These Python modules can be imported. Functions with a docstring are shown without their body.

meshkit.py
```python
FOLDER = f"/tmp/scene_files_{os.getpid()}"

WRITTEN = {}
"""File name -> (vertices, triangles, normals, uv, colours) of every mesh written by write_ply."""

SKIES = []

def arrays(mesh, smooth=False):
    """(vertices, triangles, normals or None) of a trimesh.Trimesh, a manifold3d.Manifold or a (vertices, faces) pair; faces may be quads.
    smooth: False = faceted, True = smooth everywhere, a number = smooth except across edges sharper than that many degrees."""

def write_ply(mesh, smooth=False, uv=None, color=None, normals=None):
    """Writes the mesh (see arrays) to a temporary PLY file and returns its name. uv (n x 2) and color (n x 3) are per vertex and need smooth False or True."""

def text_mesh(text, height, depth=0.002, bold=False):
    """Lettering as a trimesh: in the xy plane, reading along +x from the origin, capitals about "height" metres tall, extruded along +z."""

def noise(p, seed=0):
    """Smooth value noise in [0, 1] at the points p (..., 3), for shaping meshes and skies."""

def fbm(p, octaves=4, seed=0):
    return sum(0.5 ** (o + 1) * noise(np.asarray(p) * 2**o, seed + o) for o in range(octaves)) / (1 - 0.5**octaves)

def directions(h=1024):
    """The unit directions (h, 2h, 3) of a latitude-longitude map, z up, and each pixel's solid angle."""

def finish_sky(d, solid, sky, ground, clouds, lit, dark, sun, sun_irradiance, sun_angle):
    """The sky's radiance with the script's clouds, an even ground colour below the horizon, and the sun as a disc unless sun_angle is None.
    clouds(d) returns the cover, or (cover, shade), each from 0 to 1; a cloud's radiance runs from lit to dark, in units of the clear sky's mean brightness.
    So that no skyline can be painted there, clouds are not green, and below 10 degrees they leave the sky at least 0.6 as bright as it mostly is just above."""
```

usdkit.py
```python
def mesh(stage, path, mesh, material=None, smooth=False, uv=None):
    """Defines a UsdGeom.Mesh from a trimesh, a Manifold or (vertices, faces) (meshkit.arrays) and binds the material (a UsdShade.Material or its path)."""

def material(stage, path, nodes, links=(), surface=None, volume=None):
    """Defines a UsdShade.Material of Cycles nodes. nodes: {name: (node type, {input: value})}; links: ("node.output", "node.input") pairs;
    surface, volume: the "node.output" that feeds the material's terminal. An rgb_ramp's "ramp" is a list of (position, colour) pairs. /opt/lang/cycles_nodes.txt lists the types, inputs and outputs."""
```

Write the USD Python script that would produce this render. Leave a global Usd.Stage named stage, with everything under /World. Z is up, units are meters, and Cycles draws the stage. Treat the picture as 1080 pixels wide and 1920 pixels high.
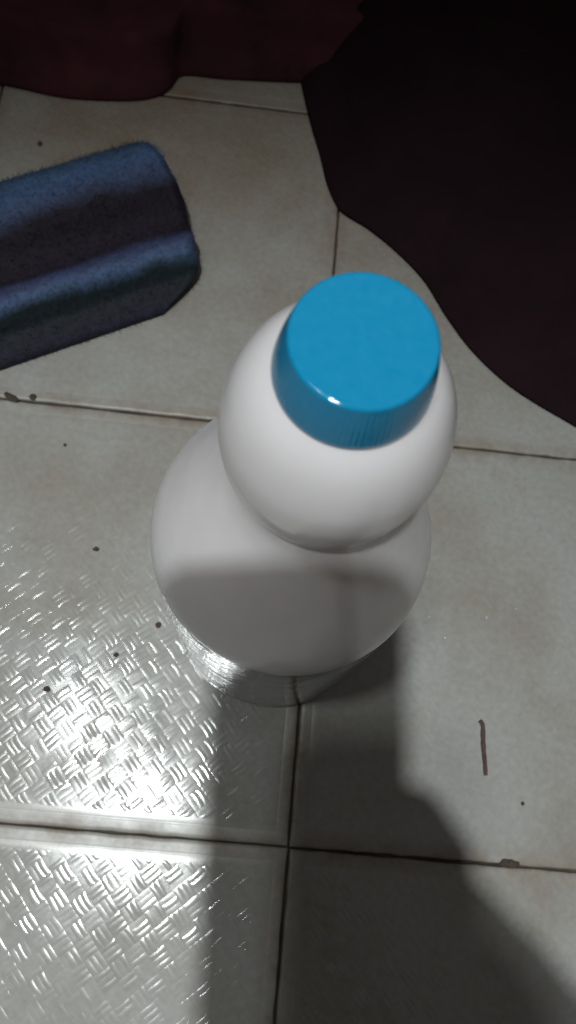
import math
import numpy as np, trimesh, manifold3d as m3, usdkit, meshkit
from pxr import Usd, UsdGeom, UsdLux, Gf, Sdf, UsdShade

stage = Usd.Stage.CreateInMemory()
UsdGeom.SetStageUpAxis(stage, 'Z'); UsdGeom.SetStageMetersPerUnit(stage, 1.0)
UsdGeom.Xform.Define(stage, '/World'); UsdGeom.Scope.Define(stage, '/World/Looks')
rng = np.random.default_rng(7)

# ------------------------------------------------------------------ camera
H = 0.37
RT = np.array([0.96747528, 0.24292124, 0.07057518]); UP = np.array([-0.25296558, 0.92906037, 0.26991712]); FW = np.array([0, 0.27899123, -0.96029365])
CAM = np.array([0, 0, H])
cam = UsdGeom.Camera.Define(stage, '/World/camera')
cam.AddTransformOp().Set(Gf.Matrix4d(*map(float, [*RT, 0, *UP, 0, *(-FW), 0, *CAM, 1])))
FOC = 4.2
cam.CreateFocalLengthAttr(FOC); cam.CreateHorizontalApertureAttr(FOC * 1080 / 1436.5); cam.CreateVerticalApertureAttr(FOC * 1920 / 1436.5)
cam.CreateFStopAttr(3.0); cam.CreateFocusDistanceAttr(0.215); cam.CreateClippingRangeAttr(Gf.Vec2f(0.01, 100))
cam.CreateExposureAttr(0.0)

# ------------------------------------------------------------------ lamps
def lamp(name, pos, radius, power, color, cone=None, aim=None):
    l = UsdLux.SphereLight.Define(stage, '/World/' + name)
    l.CreateRadiusAttr(radius); l.CreateNormalizeAttr(True); l.CreateIntensityAttr(power); l.CreateColorAttr(Gf.Vec3f(*color))
    if cone:
        s = UsdLux.ShapingAPI.Apply(l.GetPrim()); s.CreateShapingConeAngleAttr(cone[0]); s.CreateShapingConeSoftnessAttr(cone[1])
        d = np.array(aim) - np.array(pos); d /= np.linalg.norm(d)
        x = np.cross([0, 1, 0], -d); x /= np.linalg.norm(x); y = np.cross(-d, x)
        l.AddTransformOp().Set(Gf.Matrix4d(*map(float, [*x, 0, *y, 0, *(-d), 0, *pos, 1])))
    else:
        l.AddTranslateOp().Set(Gf.Vec3d(*pos))
    return l
lamp('lamp_light', (-0.22, -0.36, 2.3), 0.038, 51, (0.955, 1.0, 1.0), (13.0, 1.0), (0.03, -0.12, 0))
lamp('second_lamp_light', (-0.48, -0.06, 2.3), 0.065, 10.5, (0.95, 1.0, 1.0), (15, 1.0), (0.02, -0.12, 0))
env = UsdLux.DomeLight.Define(stage, '/World/room_light')
env.CreateIntensityAttr(1.0)
em = usdkit.material(stage, '/World/Looks/dim_room', {'b': ('background_shader', {'color': (0.75, 0.78, 0.85), 'strength': 0.008})}, surface='b.background')
UsdShade.MaterialBindingAPI.Apply(env.GetPrim()).Bind(em)

ceil = UsdLux.RectLight.Define(stage, '/World/ceiling_bounce')      # the pale ceiling that the lamps light
ceil.CreateWidthAttr(5.0); ceil.CreateHeightAttr(5.0); ceil.CreateIntensityAttr(0.15); ceil.CreateColorAttr(Gf.Vec3f(1.0, 0.93, 0.87))
ceil.AddTranslateOp().Set(Gf.Vec3d(0, 0, 2.6))

# ------------------------------------------------------------------ helpers
used = {}
def numbered(path):
    k = used.get(path, 0); used[path] = k + 1
    return path if k == 0 else f'{path}_{k:03d}'
def tag(prim, **kw):
    for k, v in kw.items():
        prim.SetCustomDataByKey(k, v)
    return prim
def xf(name, loc=(0, 0, 0), rotz=0, parent='/World'):
    x = UsdGeom.Xform.Define(stage, numbered(f'{parent}/{name}'))
    x.AddTranslateOp().Set(Gf.Vec3d(*map(float, loc)))
    if rotz: x.AddRotateZOp().Set(math.degrees(rotz))
    return x.GetPrim()
def obj(name, mesh, mat, parent='/World', smooth=30, loc=None, rot=None):
    parent = parent if isinstance(parent, str) else str(parent.GetPath())
    m = usdkit.mesh(stage, numbered(f'{parent}/{name}'), mesh, mat, smooth=smooth)
    if loc is not None: m.AddTranslateOp().Set(Gf.Vec3d(*map(float, loc)))
    if rot is not None: m.AddRotateXYZOp().Set(Gf.Vec3f(*map(float, rot)))
    return m.GetPrim()
def mat(name, nodes, links, surface='p.BSDF'):
    return usdkit.material(stage, '/World/Looks/' + name, nodes, links, surface=surface)
def lathe(profile, n=160, ribs=None):
    pr = np.array(profile, float); t = np.linspace(0, 2 * np.pi, n, endpoint=False)
    r = np.repeat(pr[:, :1], n, 1)
    if ribs is not None: r = r + ribs(t)[None] * pr[:, 2:3]
    v = np.stack([r * np.cos(t), r * np.sin(t), np.repeat(pr[:, 1:2], n, 1)], -1).reshape(-1, 3)
    i, j = np.meshgrid(np.arange(len(pr) - 1), np.arange(n), indexing='ij'); jn = (j + 1) % n
    q = np.stack([i * n + j, i * n + jn, (i + 1) * n + jn, (i + 1) * n + j], -1).reshape(-1, 4)
    m = trimesh.Trimesh(v, np.vstack([q[:, [0, 1, 2]], q[:, [0, 2, 3]]])); m.merge_vertices(); m.update_faces(m.nondegenerate_faces())
    return m
def spline(pts, n):
    from scipy.interpolate import PchipInterpolator
    p = np.array(pts, float); s = np.r_[0, np.cumsum(np.linalg.norm(np.diff(p, axis=0), axis=1))]
    return PchipInterpolator(s, p)(np.linspace(0, s[-1], n))
def sheet(grid):
    """Closed solid from a grid of points (n, m, 3): its top, and a flat underside at the floor."""
    n, m, _ = grid.shape
    low = grid.copy(); low[..., 2] = 0.0006
    v = np.vstack([grid.reshape(-1, 3), low.reshape(-1, 3)]); k = n * m
    i, j = np.meshgrid(np.arange(n - 1), np.arange(m - 1), indexing='ij')
    a, b, c, d = i * m + j, i * m + j + 1, (i + 1) * m + j + 1, (i + 1) * m + j
    q = np.stack([a, b, c, d], -1).reshape(-1, 4)
    f = [np.vstack([q[:, [0, 1, 2]], q[:, [0, 2, 3]]]), np.vstack([q[:, [0, 2, 1]], q[:, [0, 3, 2]]]) + k]
    ring = np.r_[np.arange(m), np.arange(1, n) * m + m - 1, (n - 1) * m + np.arange(m - 2, -1, -1), np.arange(n - 2, 0, -1) * m]
    r2 = np.roll(ring, -1)
    f.append(np.vstack([np.stack([ring, ring + k, r2], 1), np.stack([r2, ring + k, r2 + k], 1)]))
    t = trimesh.Trimesh(v, np.vstack(f), process=False); trimesh.repair.fix_normals(t)
    return t

# ------------------------------------------------------------------ materials
PI = math.pi
def M_(op, a=None, b=None, c=None, clamp=False):
    d = {'math_type': op}
    for k, v in (('value1', a), ('value2', b), ('value3', c)):
        if v is not None: d[k] = v
    if clamp: d['use_clamp'] = True
    return ('math', d)
TILE, CELL = 0.2, 0.0076
tile_nodes = {
    'tc': ('texture_coordinate', {}), 'geo': ('geometry', {}), 'oi': ('object_info', {}),
    # relief of short parallel strips, woven at 45 degrees
    'warp': ('noise_texture', {'scale': 120.0, 'detail': 1.0}),
    'wv': ('mapping', {'scale': (0.001, 0.001, 0.0), 'location': (-0.0005, -0.0005, 0)}),
    'add': ('mix', {'mix_type': 'add', 'fac': 1.0}),
    'map': ('mapping', {'rotation': (0, 0, PI / 4 + 0.06), 'scale': (1 / CELL, 1 / CELL, 0), 'location': (50.3, 50.1, 0)}),
    's': ('separate_xyz', {}),
    'fu': M_('floor'), 'fv': M_('floor'), 'sum': M_('add'), 'par': M_('floored_modulo', b=2.0),
    'ru': M_('fraction'), 'rv': M_('fraction'),
    'sm': ('mix_float', {}), 'tm': ('mix_float', {}),
    's3': M_('multiply', b=3 * PI), 'ss': M_('sine'), 'sa': M_('absolute'), 'sp': M_('power', b=0.8),
    't1': M_('multiply', b=PI), 'ts': M_('sine'), 'tp': M_('power', b=0.45),
    'hh': M_('multiply'),
    # per-strip height differences
    'k3': M_('multiply', b=3.0), 'kf': M_('floor'), 'id': ('combine_xyz', {}), 'wn': ('white_noise_texture', {'dimensions': '3D'}), 'wr': ('map_range', {'from_min': 0.0, 'from_max': 1.0, 'to_min': -0.1, 'to_max': 1.3}), 'h2': M_('multiply'),
    # flat border
    'so': ('separate_xyz', {}), 'ax': M_('absolute'), 'ay': M_('absolute'), 'mx': M_('maximum'),
    'mask': ('map_range', {'range_type': 'smoothstep', 'from_min': TILE / 2 - 0.0105, 'from_max': TILE / 2 - 0.0088, 'to_min': 1.0, 'to_max': 0.0}),
    'h3': M_('multiply'),
    'fine': ('noise_texture', {'scale': 900.0, 'detail': 3.0}), 'h4': M_('multiply_add', b=0.10),
    'bump': ('bump', {'distance': 0.000082, 'strength': 1.0}),
    # colour: off-white glaze, faint mottling, brown grime along the joints and in patches
    'n1': ('noise_texture', {'scale': 14.0, 'detail': 5.0, 'roughness': 0.6}),
    'r1': ('rgb_ramp', {'ramp': [(0.28, (0.278, 0.270, 0.245)), (0.5, (0.315, 0.314, 0.298)), (0.72, (0.335, 0.338, 0.328))]}),
    'edge': ('map_range', {'range_type': 'smoothstep', 'from_min': TILE / 2 - 0.010, 'from_max': TILE / 2 - 0.0008, 'to_min': 0.0, 'to_max': 0.75}),
    'n2': ('noise_texture', {'scale': 45.0, 'detail': 4.0, 'roughness': 0.7}), 'r2': ('map_range', {'from_min': 0.35, 'from_max': 0.7, 'to_min': 0.0, 'to_max': 1.0, 'clamp': True}),
    'gm': M_('multiply'), 'c1': ('mix', {}), 
    'n3': ('noise_texture', {'scale': 9.0, 'detail': 5.0, 'roughness': 0.6}), 'sy': ('separate_xyz', {}), 'yy': M_('multiply_add', b=0.9), 'r3': ('map_range', {'from_min': 0.54, 'from_max': 0.90, 'to_min': 0.0, 'to_max': 0.8, 'clamp': True}), 'c2': ('mix', {'color2': (0.19, 0.145, 0.092)}),
    'n4': ('noise_texture', {'scale': 320.0, 'detail': 3.0}), 'r4': ('map_range', {'from_min': 0.3, 'from_max': 0.7, 'to_min': 0.92, 'to_max': 1.07}), 'cc4': ('combine_color', {}), 'c3': ('mix', {'mix_type': 'multiply', 'fac': 1.0}),
    'rn': ('map_range', {'from_min': 0.3, 'from_max': 0.7, 'to_min': 0.08, 'to_max': 0.20}),
    'worn': ('map_range', {'range_type': 'smoothstep', 'from_min': TILE / 2 - 0.0110, 'from_max': TILE / 2 - 0.0030, 'to_min': 0.0, 'to_max': 0.26}), 'ra': M_('add'),
    'orr': ('map_range', {'to_min': 0.94, 'to_max': 1.05}), 'om': M_('multiply'),
    'p': ('principled_bsdf', {'specular_ior_level': 0.42}),
}
tile_nodes['c1'][1]['color2'] = (0.17, 0.12, 0.075)
tile_links = [('tc.object', 'warp.vector'), ('warp.color', 'wv.vector'), ('tc.object', 'add.color1'), ('wv.vector', 'add.color2'), ('add.color', 'map.vector'), ('map.vector', 's.vector'),
    ('s.x', 'fu.value1'), ('s.y', 'fv.value1'), ('fu.value', 'sum.value1'), ('fv.value', 'sum.value2'), ('sum.value', 'par.value1'),
    ('s.x', 'ru.value1'), ('s.y', 'rv.value1'), ('par.value', 'sm.fac'), ('ru.value', 'sm.a'), ('rv.value', 'sm.b'), ('par.value', 'tm.fac'), ('rv.value', 'tm.a'), ('ru.value', 'tm.b'),
    ('sm.result', 's3.value1'), ('s3.value', 'ss.value1'), ('ss.value', 'sa.value1'), ('sa.value', 'sp.value1'),
    ('tm.result', 't1.value1'), ('t1.value', 'ts.value1'), ('ts.value', 'tp.value1'), ('sp.value', 'hh.value1'), ('tp.value', 'hh.value2'),
    ('sm.result', 'k3.value1'), ('k3.value', 'kf.value1'), ('fu.value', 'id.x'), ('fv.value', 'id.y'), ('kf.value', 'id.z'), ('id.vector', 'wn.vector'), ('wn.value', 'wr.value'), ('hh.value', 'h2.value1'), ('wr.result', 'h2.value2'),
    ('tc.object', 'so.vector'), ('so.x', 'ax.value1'), ('so.y', 'ay.value1'), ('ax.value', 'mx.value1'), ('ay.value', 'mx.value2'), ('mx.value', 'mask.value'),
    ('h2.value', 'h3.value1'), ('mask.result', 'h3.value2'), ('geo.position', 'fine.vector'), ('fine.fac', 'h4.value1'), ('h3.value', 'h4.value3'), ('h4.value', 'bump.height'), ('bump.normal', 'p.normal'),
    ('geo.position', 'n1.vector'), ('n1.fac', 'r1.fac'), ('mx.value', 'edge.value'), ('geo.position', 'n2.vector'), ('n2.fac', 'r2.value'), ('edge.result', 'gm.value1'), ('r2.result', 'gm.value2'),
    ('geo.position', 'n3.vector'), ('geo.position', 'sy.vector'), ('sy.y', 'yy.value1'), ('n3.fac', 'yy.value3'), ('yy.value', 'r3.value'), ('r3.result', 'c2.fac'), ('r1.color', 'c2.color1'), ('c2.color', 'c1.color1'), ('gm.value', 'c1.fac'),
    ('geo.position', 'n4.vector'), ('n4.fac', 'r4.value'), ('oi.random', 'orr.value'), ('orr.result', 'om.value1'), ('r4.result', 'om.value2'), ('om.value', 'cc4.r'), ('om.value', 'cc4.g'), ('om.value', 'cc4.b'), ('c1.color', 'c3.color1'), ('cc4.color', 'c3.color2'), ('c3.color', 'p.base_color'),
    ('n2.fac', 'rn.value'), ('mx.value', 'worn.value'), ('worn.result', 'ra.value1'), ('rn.result', 'ra.value2'), ('ra.value', 'p.roughness')]
TILE_MAT = mat('glazed_tile', tile_nodes, tile_links)
GROUT = mat('dirty_grout', {'geo': ('geometry', {}), 'n': ('noise_texture', {'scale': 60.0, 'detail': 5.0}), 'r': ('rgb_ramp', {'ramp': [(0.3, (0.02, 0.015, 0.01)), (0.7, (0.075, 0.055, 0.035))]}), 'b': ('bump', {'distance': 0.0008}), 'p': ('principled_bsdf', {'roughness': 0.85})},
            [('geo.position', 'n.vector'), ('n.fac', 'r.fac'), ('r.color', 'p.base_color'), ('n.fac', 'b.height'), ('b.normal', 'p.normal')])
WHITE = mat('white_plastic', {'tc': ('texture_coordinate', {}), 'n': ('noise_texture', {'scale': 60.0, 'detail': 4.0}), 'r': ('rgb_ramp', {'ramp': [(0.3, (0.72, 0.685, 0.69)), (0.7, (0.76, 0.725, 0.73))]}),
            'n2': ('noise_texture', {'scale': 500.0, 'detail': 2.0}), 'b': ('bump', {'distance': 0.00002}), 'rr': ('map_range', {'from_min': 0.3, 'from_max': 0.7, 'to_min': 0.16, 'to_max': 0.24}),
            'p': ('principled_bsdf', {'subsurface_weight': 0.35, 'subsurface_scale': 0.004, 'subsurface_radius': (1, 0.8, 0.7)})},
            [('tc.object', 'n.vector'), ('n.fac', 'r.fac'), ('r.color', 'p.base_color'), ('tc.object', 'n2.vector'), ('n2.fac', 'b.height'), ('b.normal', 'p.normal'), ('n.fac', 'rr.value'), ('rr.result', 'p.roughness')])
BLUE = mat('blue_cap_plastic', {'tc': ('texture_coordinate', {}), 'n': ('noise_texture', {'scale': 900.0, 'detail': 2.0}), 'n2': ('noise_texture', {'scale': 600.0, 'detail': 5.0}), 'r': ('rgb_ramp', {'ramp': [(0.3, (0.004, 0.225, 0.425)), (0.7, (0.010, 0.240, 0.445))]}),
            'b': ('bump', {'distance': 0.00004}), 'p': ('principled_bsdf', {'roughness': 0.08, 'specular_ior_level': 0.4})},
            [('tc.object', 'n.vector'), ('tc.object', 'n2.vector'), ('n2.fac', 'r.fac'), ('r.color', 'p.base_color'), ('n.fac', 'b.height'), ('b.normal', 'p.normal')])
CLEAR = mat('clear_grey_plastic', {'tc': ('texture_coordinate', {}), 'n': ('noise_texture', {'scale': 70.0, 'detail': 4.0}), 'b': ('bump', {'distance': 0.0007}), 'p': ('principled_bsdf', {'base_color': (0.78, 0.81, 0.81), 'roughness': 0.07, 'transmission_weight': 0.8, 'ior': 1.45})},
            [('tc.object', 'n.vector'), ('n.fac', 'b.height'), ('b.normal', 'p.normal')])
def cloth(name, dark, light, rough=0.9, scale=25.0):
    return mat(name, {'geo': ('geometry', {}), 'n': ('noise_texture', {'scale': scale, 'detail': 5.0, 'roughness': 0.65}), 'r': ('rgb_ramp', {'ramp': [(0.3, dark), (0.7, light)]}), 'n2': ('noise_texture', {'scale': 1100.0, 'detail': 1.0}), 'b': ('bump', {'distance': 0.0002}),
            'p': ('principled_bsdf', {'roughness': rough, 'specular_ior_level': 0.06})},
            [('geo.position', 'n.vector'), ('n.fac', 'r.fac'), ('r.color', 'p.base_color'), ('geo.position', 'n2.vector'), ('n2.fac', 'b.height'), ('b.normal', 'p.normal')])
MAROON = cloth('maroon_cloth', (0.032, 0.015, 0.018), (0.085, 0.027, 0.035))
BLACK = cloth('black_cloth', (0.012, 0.0062, 0.0080), (0.018, 0.0092, 0.0118))
POUCH = mat('striped_blue_fabric', {'f': ('noise_texture', {'scale': 230.0, 'detail': 5.0, 'roughness': 0.8}), 'fr': ('map_range', {'from_min': 0.3, 'from_max': 0.7, 'to_min': 0.7, 'to_max': 1.35}), 'fc': ('combine_color', {}), 'fm': ('mix', {'mix_type': 'multiply', 'fac': 1.0}), 'tc': ('texture_coordinate', {}), 's': ('separate_xyz', {}), 'w': ('noise_texture', {'scale': 35.0, 'detail': 4.0}), 'wa': M_('multiply_add', b=0.012), 'mr': ('map_range', {'from_min': -0.041, 'from_max': 0.055, 'to_min': 1.0, 'to_max': 0.0}),
            'r': ('rgb_ramp', {'ramp': [(0.0, (0.03, 0.045, 0.045)), (0.10, (0.045, 0.08, 0.145)), (0.22, (0.056, 0.105, 0.215)), (0.33, (0.050, 0.072, 0.145)), (0.41, (0.016, 0.012, 0.019)), (0.63, (0.014, 0.010, 0.019)), (0.70, (0.052, 0.064, 0.14)), (0.79, (0.065, 0.108, 0.205)), (0.835, (0.016, 0.026, 0.030)), (0.92, (0.018, 0.019, 0.027)), (1.0, (0.020, 0.021, 0.034))]}),
            'n': ('noise_texture', {'scale': 420.0, 'detail': 6.0, 'roughness': 0.7}), 'b': ('bump', {'distance': 0.0006}), 'p': ('principled_bsdf', {'roughness': 0.75, 'specular_ior_level': 0.25})},
            [('tc.object', 's.vector'), ('tc.object', 'w.vector'), ('w.fac', 'wa.value1'), ('s.y', 'wa.value3'), ('wa.value', 'mr.value'), ('mr.result', 'r.fac'), ('tc.object', 'f.vector'), ('f.fac', 'fr.value'), ('fr.result', 'fc.r'), ('fr.result', 'fc.g'), ('fr.result', 'fc.b'), ('r.color', 'fm.color1'), ('fc.color', 'fm.color2'), ('fm.color', 'p.base_color'), ('tc.object', 'n.vector'), ('n.fac', 'b.height'), ('b.normal', 'p.normal')])
DIRT = mat('dirt', {'geo': ('geometry', {}), 'n': ('noise_texture', {'scale': 800.0}), 'r': ('rgb_ramp', {'ramp': [(0.3, (0.03, 0.022, 0.018)), (0.7, (0.075, 0.050, 0.037))]}), 'p': ('principled_bsdf', {'roughness': 0.9})}, [('geo.position', 'n.vector'), ('n.fac', 'r.fac'), ('r.color', 'p.base_color')])
TWIG = mat('twig_bark', {'geo': ('geometry', {}), 'n': ('noise_texture', {'scale': 700.0}), 'r': ('rgb_ramp', {'ramp': [(0.3, (0.055, 0.030, 0.026)), (0.7, (0.09, 0.050, 0.042))]}), 'p': ('principled_bsdf', {'roughness': 0.8})}, [('geo.position', 'n.vector'), ('n.fac', 'r.fac'), ('r.color', 'p.base_color')])
PHONE = mat('phone_case', {'geo': ('geometry', {}), 'n': ('noise_texture', {'scale': 300.0}), 'b': ('bump', {'distance': 0.0001}), 'p': ('principled_bsdf', {'base_color': (0.03, 0.03, 0.035), 'roughness': 0.4})}, [('geo.position', 'n.vector'), ('n.fac', 'b.height'), ('b.normal', 'p.normal')])
SKIN = mat('skin', {'geo': ('geometry', {}), 'n': ('noise_texture', {'scale': 90.0, 'detail': 4.0}), 'r': ('rgb_ramp', {'ramp': [(0.3, (0.26, 0.14, 0.09)), (0.7, (0.34, 0.19, 0.125))]}), 'p': ('principled_bsdf', {'roughness': 0.5, 'subsurface_weight': 0.1})}, [('geo.position', 'n.vector'), ('n.fac', 'r.fac'), ('r.color', 'p.base_color')])

# ------------------------------------------------------------------ tiled floor
GA, OX, OY = 0.16013813, 0.03069831, -0.04933454
EX = np.array([math.cos(GA), math.sin(GA), 0]); EY = np.array([-math.sin(GA), math.cos(GA), 0])
floor = xf('tiled_floor'); tag(floor, kind='structure', label='floor of square off-white glazed tiles with dark dirty joints')
g = trimesh.creation.box([2.4, 2.4, 0.02]); g.apply_translation([0, 0, -0.0118]); g.apply_transform(trimesh.transformations.rotation_matrix(GA, [0, 0, 1])); g.apply_translation(EX * OX + EY * OY)
obj('grout', g, GROUT, floor, smooth=False)
RINGS = [(0.0, -0.007), (0.0, -0.0009), (0.0003, -0.0004), (0.0009, -0.00012), (0.0017, -0.00003), (0.0025, 0), (0.0048, 0), (0.0054, -0.0001), (0.0060, -0.0001), (0.0066, 0.0), (0.0078, 0.0), (0.0083, 0.00006), (0.0090, 0.0)]
def tile_mesh(seed, gap):
    r = np.random.default_rng(seed); n = 40
    side = np.linspace(-1, 1, n, endpoint=False)
    sq = np.vstack([np.c_[side, -np.ones(n)], np.c_[np.ones(n), side], np.c_[-side, np.ones(n)], np.c_[-np.ones(n), -side]])
    v = []
    for d, z in RINGS:
        half = TILE / 2 - gap - d
        p = np.c_[sq * half, np.full(4 * n, z)]
        if d < 0.002:   # small chips and waves along the edge
            w = (meshkit.fbm(np.c_[sq * 14, np.full(4 * n, seed * 3.7)], 3) - 0.5) * 0.0009
            p[:, :2] *= (1 + w / half)[:, None]
        v.append(p)
    v = np.vstack(v); k = 4 * n; f = []
    for i in range(len(RINGS) - 1):
        a = i * k + np.arange(k); b = i * k + (np.arange(k) + 1) % k
        f += [np.c_[a, b, b + k], np.c_[a, b + k, a + k]]
    last = (len(RINGS) - 1) * k; c = len(v); v = np.vstack([v, [0, 0, 0]])
    a = last + np.arange(k); f.append(np.c_[a, last + (np.arange(k) + 1) % k, np.full(k, c)])
    return trimesh.Trimesh(v, np.vstack(f), process=False)
variants = [tile_mesh(s, 0.0004 + 0.0001 * s) for s in range(4)]
for j in range(-4, 5):
    for i in range(-4, 4):
        c = EX * (OX + (i + 0.5) * TILE) + EY * (OY + (j + 0.5) * TILE)
        tx, ty = rng.normal(0, 0.12, 2)
        obj('tile', variants[(i * 3 + j * 5) % 4], TILE_MAT, floor, smooth=40, loc=c + [0, 0, rng.normal(0, 0.00012)], rot=(tx, ty, math.degrees(GA)))

def fuzz(parent, mesh, material, count, length, width, seed, keep=None, low=None):
    """Short loose fibres standing off a cloth."""
    r = np.random.default_rng(seed)
    if low: mesh = mesh.submesh([np.nonzero((mesh.triangles_center[:, 2] < low) & (mesh.face_normals[:, 2] > 0.03))[0]], append=True)
    pts, fi = trimesh.sample.sample_surface(mesh, count, seed=seed); nrm = mesh.face_normals[fi]
    ok = nrm[:, 2] > 0.05
    if keep is not None: ok &= keep(pts)
    pts, nrm = pts[ok], nrm[ok]; n = len(pts)
    d = nrm * 0.6 + r.normal(0, 0.75, (n, 3)); d[:, 2] = np.abs(d[:, 2]) * 0.6; d /= np.linalg.norm(d, axis=1)[:, None]
    b = r.normal(0, 0.35, (n, 3)); L = length * r.uniform(0.4, 1.2, (n, 1))
    cv = np.stack([pts - nrm * 0.0003, pts + d * L * 0.35, pts + (d + b * 0.4) * L * 0.7, pts + (d + b) * L], 1)
    cv[..., 2] = np.maximum(cv[..., 2], 0.0002)
    c = UsdGeom.BasisCurves.Define(stage, numbered(f'{parent.GetPath()}/fuzz'))
    c.CreateTypeAttr('linear'); c.CreateCurveVertexCountsAttr([4] * n)
    c.CreatePointsAttr([Gf.Vec3f(*map(float, q)) for q in cv.reshape(-1, 3)])
    c.CreateWidthsAttr([width]); c.SetWidthsInterpolation('constant')
    UsdShade.MaterialBindingAPI.Apply(c.GetPrim()).Bind(material)
    tag(c.GetPrim(), kind='stuff')
# ------------------------------------------------------------------ bottle
BX, BY = 0.0046, 0.0598
bottle = xf('bottle', (BX, BY, 0.0004))
tag(bottle, label='white plastic bottle with rounded shoulder, narrow waist and bright blue cap', category='bottle')
body = [(0.0, 0.003), (0.036, 0.0025), (0.0425, 0.0006), (0.0450, 0.0), (0.0468, 0.0009), (0.0477, 0.0035), (0.0477, 0.008), (0.0471, 0.02), (0.0463, 0.045), (0.0453, 0.08), (0.0444, 0.11), (0.0436, 0.13), (0.0429, 0.1420), (0.0421, 0.1475), (0.0404, 0.1535),
        (0.0372, 0.1615), (0.0330, 0.1705), (0.0285, 0.1795), (0.0243, 0.1880), (0.0212, 0.1955), (0.0194, 0.2025), (0.0190, 0.2065), (0.0198, 0.2110), (0.0213, 0.2165), (0.0225, 0.2230), (0.0229, 0.2300), (0.0224, 0.2365), (0.0210, 0.2425), (0.0187, 0.2480), (0.0160, 0.2517), (0.0140, 0.2533), (0.0128, 0.2540), (0.0118, 0.2548), (0.0112, 0.2565), (0.0112, 0.2600), (0.0, 0.2605)]
full = spline(body, 190); k = int(np.argmin(np.abs(full[:, 1] - 0.1420) + (full[:, 0] < 0.03)))
inner = [(0.0, 0.1395), (0.030, 0.1398), (0.0400, 0.1403), (0.0424, 0.1410)]
def lean(m):      # the moulded body bulges slightly to one side
    z = m.vertices[:, 2]; sm = lambda a, b: (lambda t: t * t * (3 - 2 * t))(np.clip((z - a) / (b - a), 0, 1))
    m.vertices[:, 0] -= 0.0019 * sm(0.0, 0.135) * (1 - sm(0.15, 0.205)); return m
obj('body', lean(lathe(np.vstack([inner, full[k:]]), 200)), WHITE, bottle, smooth=60)
wall = full[:k + 1]
obj('base', lean(lathe(np.vstack([wall, [(0.0413, 0.1405), (0.0427, 0.11), (0.0437, 0.08), (0.0446, 0.045), (0.0452, 0.02), (0.0450, 0.008), (0.0430, 0.0048), (0.036, 0.0046), (0.0, 0.0048)]]), 200)), CLEAR, bottle, smooth=60)
cap = [(0.0125, 0.2546, 0), (0.0134, 0.2543, 0), (0.01378, 0.2546, 0), (0.0138, 0.2552, 0.3), (0.01370, 0.2560, 1), (0.01325, 0.2590, 1), (0.01275, 0.2617, 1), (0.01225, 0.2637, 1), (0.01200, 0.26475, .3), (0.01190, 0.26515, 0), (0.01172, 0.26545, 0), (0.01145, 0.26562, 0), (0.01110, 0.26568, 0), (0.0102, 0.26568, 0), (0.008, 0.26560, 0), (0.004, 0.26555, 0), (0.0015, 0.26556, 0), (0.0010, 0.26566, 0), (0.0, 0.26568, 0)]
obj('cap', lathe(cap, 720, ribs=lambda t: -0.00006 * (0.5 + 0.5 * np.cos(90 * t))), BLUE, bottle, smooth=35)

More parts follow.
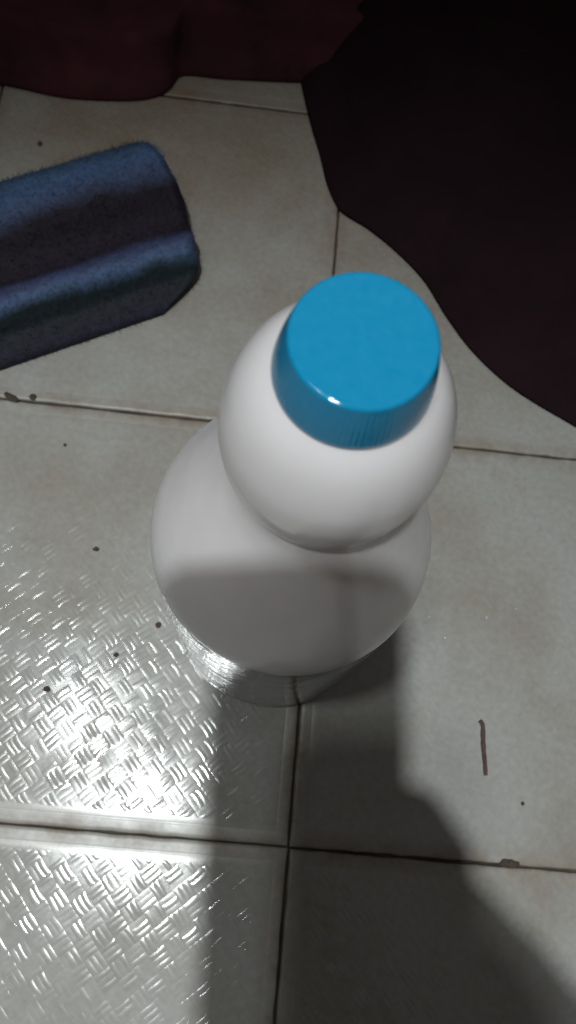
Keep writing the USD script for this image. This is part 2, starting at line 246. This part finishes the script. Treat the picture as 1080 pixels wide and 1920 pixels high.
# ------------------------------------------------------------------ striped blue pouch at the left
def pouch_mesh():
    prof = spline([(0.0490, 0.0005), (0.0492, 0.006), (0.0480, 0.0140), (0.0430, 0.0225), (0.0340, 0.0290), (0.0250, 0.0305), (0.0160, 0.0290), (0.0085, 0.0255), (0.0020, 0.0205), (-0.0050, 0.0170), (-0.0110, 0.0165), (-0.0170, 0.0200), (-0.0235, 0.0232), (-0.0285, 0.0205), (-0.0315, 0.0150), (-0.0345, 0.0095), (-0.0380, 0.0080), (-0.0430, 0.0060), (-0.0465, 0.0030), (-0.0470, 0.0005)], 90)
    s = np.r_[np.linspace(-0.24, -0.006, 50), np.linspace(-0.005, 0.0, 10)]
    rows = []
    for k in s:
        e = max(0.0, (k + 0.005) / 0.005)
        sc = 1 - 0.22 * e ** 2.5
        wob = (meshkit.fbm(np.c_[np.full(90, k * 38), prof * 70], 3, 5) - 0.5)
        y = (prof[:, 0] - 0.006) * (1 - 0.04 * e ** 2) + 0.006
        z = prof[:, 1] * sc * (1 + 0.16 * wob) * (0.93 + 0.07 * np.tanh(-k * 25))
        near = np.clip((k + 0.07) / 0.07, 0, 1)
        x = k + near * (0.0125 + 0.001 * wob - 0.022 * np.clip((-0.032 - prof[:, 0]) / 0.015, 0, 1) ** 1.7 - 0.006 * np.clip((prof[:, 0] - 0.040) / 0.009, 0, 1) + 0.004 * prof[:, 1] / 0.03 + 0.004 * np.exp(-((prof[:, 0] - 0.004) / 0.022) ** 2) - 0.002 * np.exp(-((prof[:, 0] + 0.027) / 0.005) ** 2))
        rows.append(np.c_[x, y, z])
    v = np.array(rows); n, m, _ = v.shape
    end = v[-1].copy(); end[:, 0] -= 0.0005; end[:, 1] = (end[:, 1] - 0.006) * 0.86 + 0.006; end[:, 2] = np.maximum(end[:, 2] * 0.75, 0.0005)
    mid = np.c_[np.full(m, end[:, 0].mean() - 0.002), end[:, 1] * 0.5, end[:, 2] * 0.45]
    v = np.concatenate([v[:1] * [1, 0.2, 0.2], v, end[None], mid[None]]); n += 3
    i, j = np.meshgrid(np.arange(n - 1), np.arange(m), indexing='ij'); jn = (j + 1) % m
    q = np.stack([i * m + j, i * m + jn, (i + 1) * m + jn, (i + 1) * m + j], -1).reshape(-1, 4)
    t = trimesh.Trimesh(v.reshape(-1, 3), np.vstack([q[:, [0, 1, 2]], q[:, [0, 2, 3]]]), process=False); trimesh.repair.fix_normals(t)
    return t
PA = math.radians(37.5)
cloth_roll = xf('folded_cloth', (-0.1093, 0.2412, 0.0003), PA)
tag(cloth_roll, label='dark blue folded cloth with two paler ridges and a black groove at the left edge', category='cloth')
pm = pouch_mesh()
obj('fabric', pm, POUCH, cloth_roll, smooth=50)
fuzz(cloth_roll, pm, POUCH, 30000, 0.0019, 0.00013, 5, keep=lambda p: p[:, 0] > -0.13)

# ------------------------------------------------------------------ dark cloths
def draped(edge, n, direction, depths, height, seed, fold):
    e = spline(edge, n); d = np.array(direction, float); d /= np.linalg.norm(d)
    dd = np.array(depths)
    g = e[:, None, :] + dd[None, :, None] * d
    z = height(dd)[None, :] * np.ones((n, 1))
    q = np.concatenate([g * fold[0], np.full(g.shape[:2] + (1,), seed * 1.7)], -1)
    z = z * (0.72 + 0.56 * meshkit.fbm(q, 4, seed)) + fold[1] * np.minimum(1, dd / 0.03)[None] * (meshkit.fbm(q * [0.6, 2.2, 1], 3, seed + 3) - 0.4)
    z = np.maximum(z, 0.0012)
    return sheet(np.concatenate([g, z[..., None]], -1))
dep = np.r_[0, 0.0008, 0.002, 0.004, 0.007, np.linspace(0.011, 0.20, 50), np.linspace(0.21, 0.5, 12)]
maroon_edge = [(-0.60, 0.245), (-0.40, 0.285), (-0.2232, 0.3119), (-0.1919, 0.3133), (-0.16, 0.3200), (-0.1365, 0.3300), (-0.1290, 0.3400), (-0.1270, 0.3490), (-0.10, 0.3560), (-0.055, 0.3680), (0.0, 0.385), (0.15, 0.42), (0.5, 0.46)]
m = draped(maroon_edge, 260, (-0.1, 1), dep, lambda d: 0.002 + 0.013 * (1 - np.exp(-d / 0.008)) + 0.03 * np.clip((d - 0.02) / 0.06, 0, 1) + 0.010 * np.exp(-((d - 0.022) / 0.008) ** 2), 3, (9.0, 0.012))
mc = xf('maroon_cloth'); obj('fabric', m, MAROON, mc, smooth=60);
tag(mc, label='dark maroon cloth bunched on the floor along the top', category='cloth')
black_edge = [(-0.095, 0.46), (-0.0750, 0.410), (-0.0560, 0.3640), (-0.0450, 0.3400), (-0.0345, 0.3200), (-0.0245, 0.2995), (-0.0145, 0.2870), (0.0033, 0.2800), (0.0220, 0.2700), (0.0400, 0.2570), (0.0570, 0.2380), (0.0740, 0.2220), (0.1000, 0.2059), (0.1374, 0.1930), (0.22, 0.168), (0.5, 0.10)]
m = draped(black_edge, 260, (0.6, 0.8), dep, lambda d: 0.002 + 0.006 * (1 - np.exp(-d / 0.008)) + 0.055 * np.clip((d - 0.02) / 0.12, 0, 1), 8, (8.0, 0.024))
bc = xf('black_cloth'); obj('fabric', m, BLACK, bc, smooth=60);
tag(bc, label='black cloth spread over the upper right corner of the floor', category='cloth')

# ------------------------------------------------------------------ crumbs of dirt and the twig
def crumb(seed, size, squash=0.5, stretch=1.0):
    s = trimesh.creation.icosphere(3, 1.0); v = s.vertices
    v = v * (0.55 + 0.9 * meshkit.fbm(v * 1.6 + seed * 5.1, 3, seed))[:, None] * [stretch, 1, squash]
    s.vertices = v * size; s.apply_translation([0, 0, -s.vertices[:, 2].min() * 0.8])
    return s
for seed, (x, y, size, st, rz, lab) in enumerate([
        (-0.0859, 0.0645, 0.0011, 1.4, 20, 'dark crumb of dirt alone on the tile left of the bottle shoulder'),
        (-0.0462, 0.0368, 0.0014, 1.0, 80, 'dark crumb of dirt closest to the lower left side of the bottle'),
        (-0.0612, 0.0185, 0.0010, 1.2, 30, 'small faint crumb of dirt at the upper edge of the glittering patch'),
        (-0.0871, -0.0043, 0.0013, 1.2, 10, 'dark crumb of dirt inside the left part of the glittering patch'),
        (0.1395, -0.0001, 0.0008, 1.0, 0, 'tiny reddish crumb just below the twig'),
        (0.1374, -0.0268, 0.0017, 2.6, 12, 'brown clump of dirt stuck on the joint at the lower right'),
        (-0.1884, 0.2803, 0.0014, 1.0, 0, 'faint crumb of dirt above the blue cloth'),
        (-0.1411, 0.1323, 0.0017, 1.0, 60, 'dark crumb caught in the joint below the blue cloth'),
        (-0.1511, 0.1290, 0.0018, 2.4, -20, 'long dark scrap in the joint at the left edge'),
        (-0.1173, 0.1118, 0.0008, 1.0, 0, 'tiny crumb on the tile just below the left joint')]):
    tag(obj('dirt_crumb', crumb(seed + 1, size, 0.3, st), DIRT, smooth=50, loc=(x, y, 0.0001), rot=(0, 0, rz)), label=lab, category='dirt', group='crumbs of dirt on the tiles')
def tube(path, radii, n=10):
    p = np.array(path, float); rows = []
    for i in range(len(p)):
        d = p[min(i + 1, len(p) - 1)] - p[max(i - 1, 0)]; d /= np.linalg.norm(d)
        a = np.cross(d, [0, 0, 1]); a /= np.linalg.norm(a); b = np.cross(a, d)
        t = np.linspace(0, 2 * np.pi, n, endpoint=False)
        rows.append(p[i] + radii[i] * (np.cos(t)[:, None] * a + np.sin(t)[:, None] * b))
    v = np.vstack(rows); f = []
    for i in range(len(p) - 1):
        a = i * n + np.arange(n); b = i * n + (np.arange(n) + 1) % n
        f += [np.c_[a, b, b + n], np.c_[a, b + n, a + n]]
    c = len(v); v = np.vstack([v, p[0], p[-1]]); e = (len(p) - 1) * n
    f += [np.c_[(np.arange(n) + 1) % n, np.arange(n), np.full(n, c)], np.c_[e + np.arange(n), e + (np.arange(n) + 1) % n, np.full(n, c + 1)]]
    return trimesh.Trimesh(v, np.vstack(f), process=False)
tw = spline([(0.1131, 0.0316, 0.0012), (0.1148, 0.0297, 0.0009), (0.1158, 0.0250, 0.0008), (0.1168, 0.0203, 0.0009), (0.1186, 0.0140, 0.0008), (0.1201, 0.0079, 0.0009)], 24)
tag(obj('twig', tube(tw, 0.00115 - 0.0004 * np.abs(np.arange(24) / 23 - 0.4) + 0.00008 * np.sin(np.arange(24) * 1.3)), TWIG, smooth=60), label='short thin brown twig lying on the tile at the right', category='twig')

# ------------------------------------------------------------------ the phone that takes the picture and the hand that holds it (they throw the long shadows)
def P(a, b, c=0.0):   # right, up and away from the picture (towards the photographer), from the lens
    return CAM + RT * a + UP * b - FW * c
A0, A1, B0, B1 = -0.0570, 0.0208, -0.165, 0.0105
#a, b, c) for a, b in [(A0 + .009, B0 + .009), (A1 - .009, B0 + .009), (A1 - .009, B1 - .009), (A0 + .009, B1 - .009)] for c in (0.0095,)]
basis = np.stack([RT, UP, -FW], 1)
def frame(m):
    m.apply_transform(np.vstack([np.c_[basis, CAM], [0, 0, 0, 1]])); return m
from shapely.geometry import box as sbox
slab = trimesh.creation.extrude_polygon(sbox(A0 + .018, B0 + .018, A1 - .018, B1 - .018).buffer(.018, quad_segs=16), 0.008); slab.apply_translation([0, 0, 0.004])
phone = xf('phone'); tag(phone, label='phone held flat above the bottle, outside the picture, its shadow falling on the tiles', category='phone')
obj('case', frame(slab), PHONE, phone, smooth=30)
scr = trimesh.creation.extrude_polygon(sbox(A0 + .018, B0 + .018, A1 - .018, B1 - .018).buffer(.014, quad_segs=12), 0.0004); scr.apply_translation([0, 0, 0.0121])
obj('screen', frame(scr), mat('phone_screen', {'p': ('principled_bsdf', {'base_color': (0.01, 0.01, 0.012), 'roughness': 0.08})}, []), phone, smooth=30)
def chain(joints):
    out = []
    for (p, r), (q, s) in zip(joints[:-1], joints[1:]):
        out.append(m3.Manifold.batch_hull([m3.Manifold.sphere(r, 20).translate(list(map(float, p))), m3.Manifold.sphere(s, 20).translate(list(map(float, q)))]))
    return out
hand = []
hand += chain([((0.30, -0.50, 0.16), 0.046), ((0.19, -0.30, 0.085), 0.036), ((0.128, -0.198, 0.046), 0.027), ((0.112, -0.172, 0.036), 0.026)])
hand.append(m3.Manifold.batch_hull([m3.Manifold.sphere(r, 20).translate(list(p)) for p, r in [((0.116, -0.178, 0.036), 0.024), ((0.098, -0.150, 0.030), 0.021), ((0.077, -0.118, 0.016), 0.012), ((0.083, -0.168, 0.014), 0.015), ((0.072, -0.140, 0.012), 0.009), ((0.060, -0.176, 0.014), 0.013), ((0.075, -0.205, 0.03), 0.018)]]))
for k, (b, ln) in enumerate([(-0.088, 0.92), (-0.107, 1.0), (-0.126, 0.94), (-0.144, 0.78)]):   # fingers round the back of the phone
    hand += chain([((0.080, b - 0.020, 0.016), 0.0105), ((0.071, b - 0.006, -0.003), 0.0095), ((0.071 - 0.026 * ln, b, -0.0065), 0.0085), ((0.071 - 0.046 * ln, b + 0.002, -0.0055), 0.0075)])
hand += chain([((0.092, -0.146, 0.036), 0.017), ((0.072, -0.112, 0.030), 0.0125), ((0.050, -0.088, 0.024), 0.0105), ((0.034, -0.074, 0.0225), 0.009)])   # thumb over the screen
hm = m3.Manifold.batch_boolean(hand, m3.OpType.Add).refine_to_length(0.006)
mm = hm.to_mesh(); hmesh = trimesh.Trimesh(mm.vert_properties[:, :3], mm.tri_verts); trimesh.smoothing.filter_taubin(hmesh, iterations=8)
tag(obj('person', frame(hmesh.apply_translation([-0.0450, 0.014, 0])), SKIN, smooth=60), label='bare right hand and forearm holding the phone outside the picture', category='person')
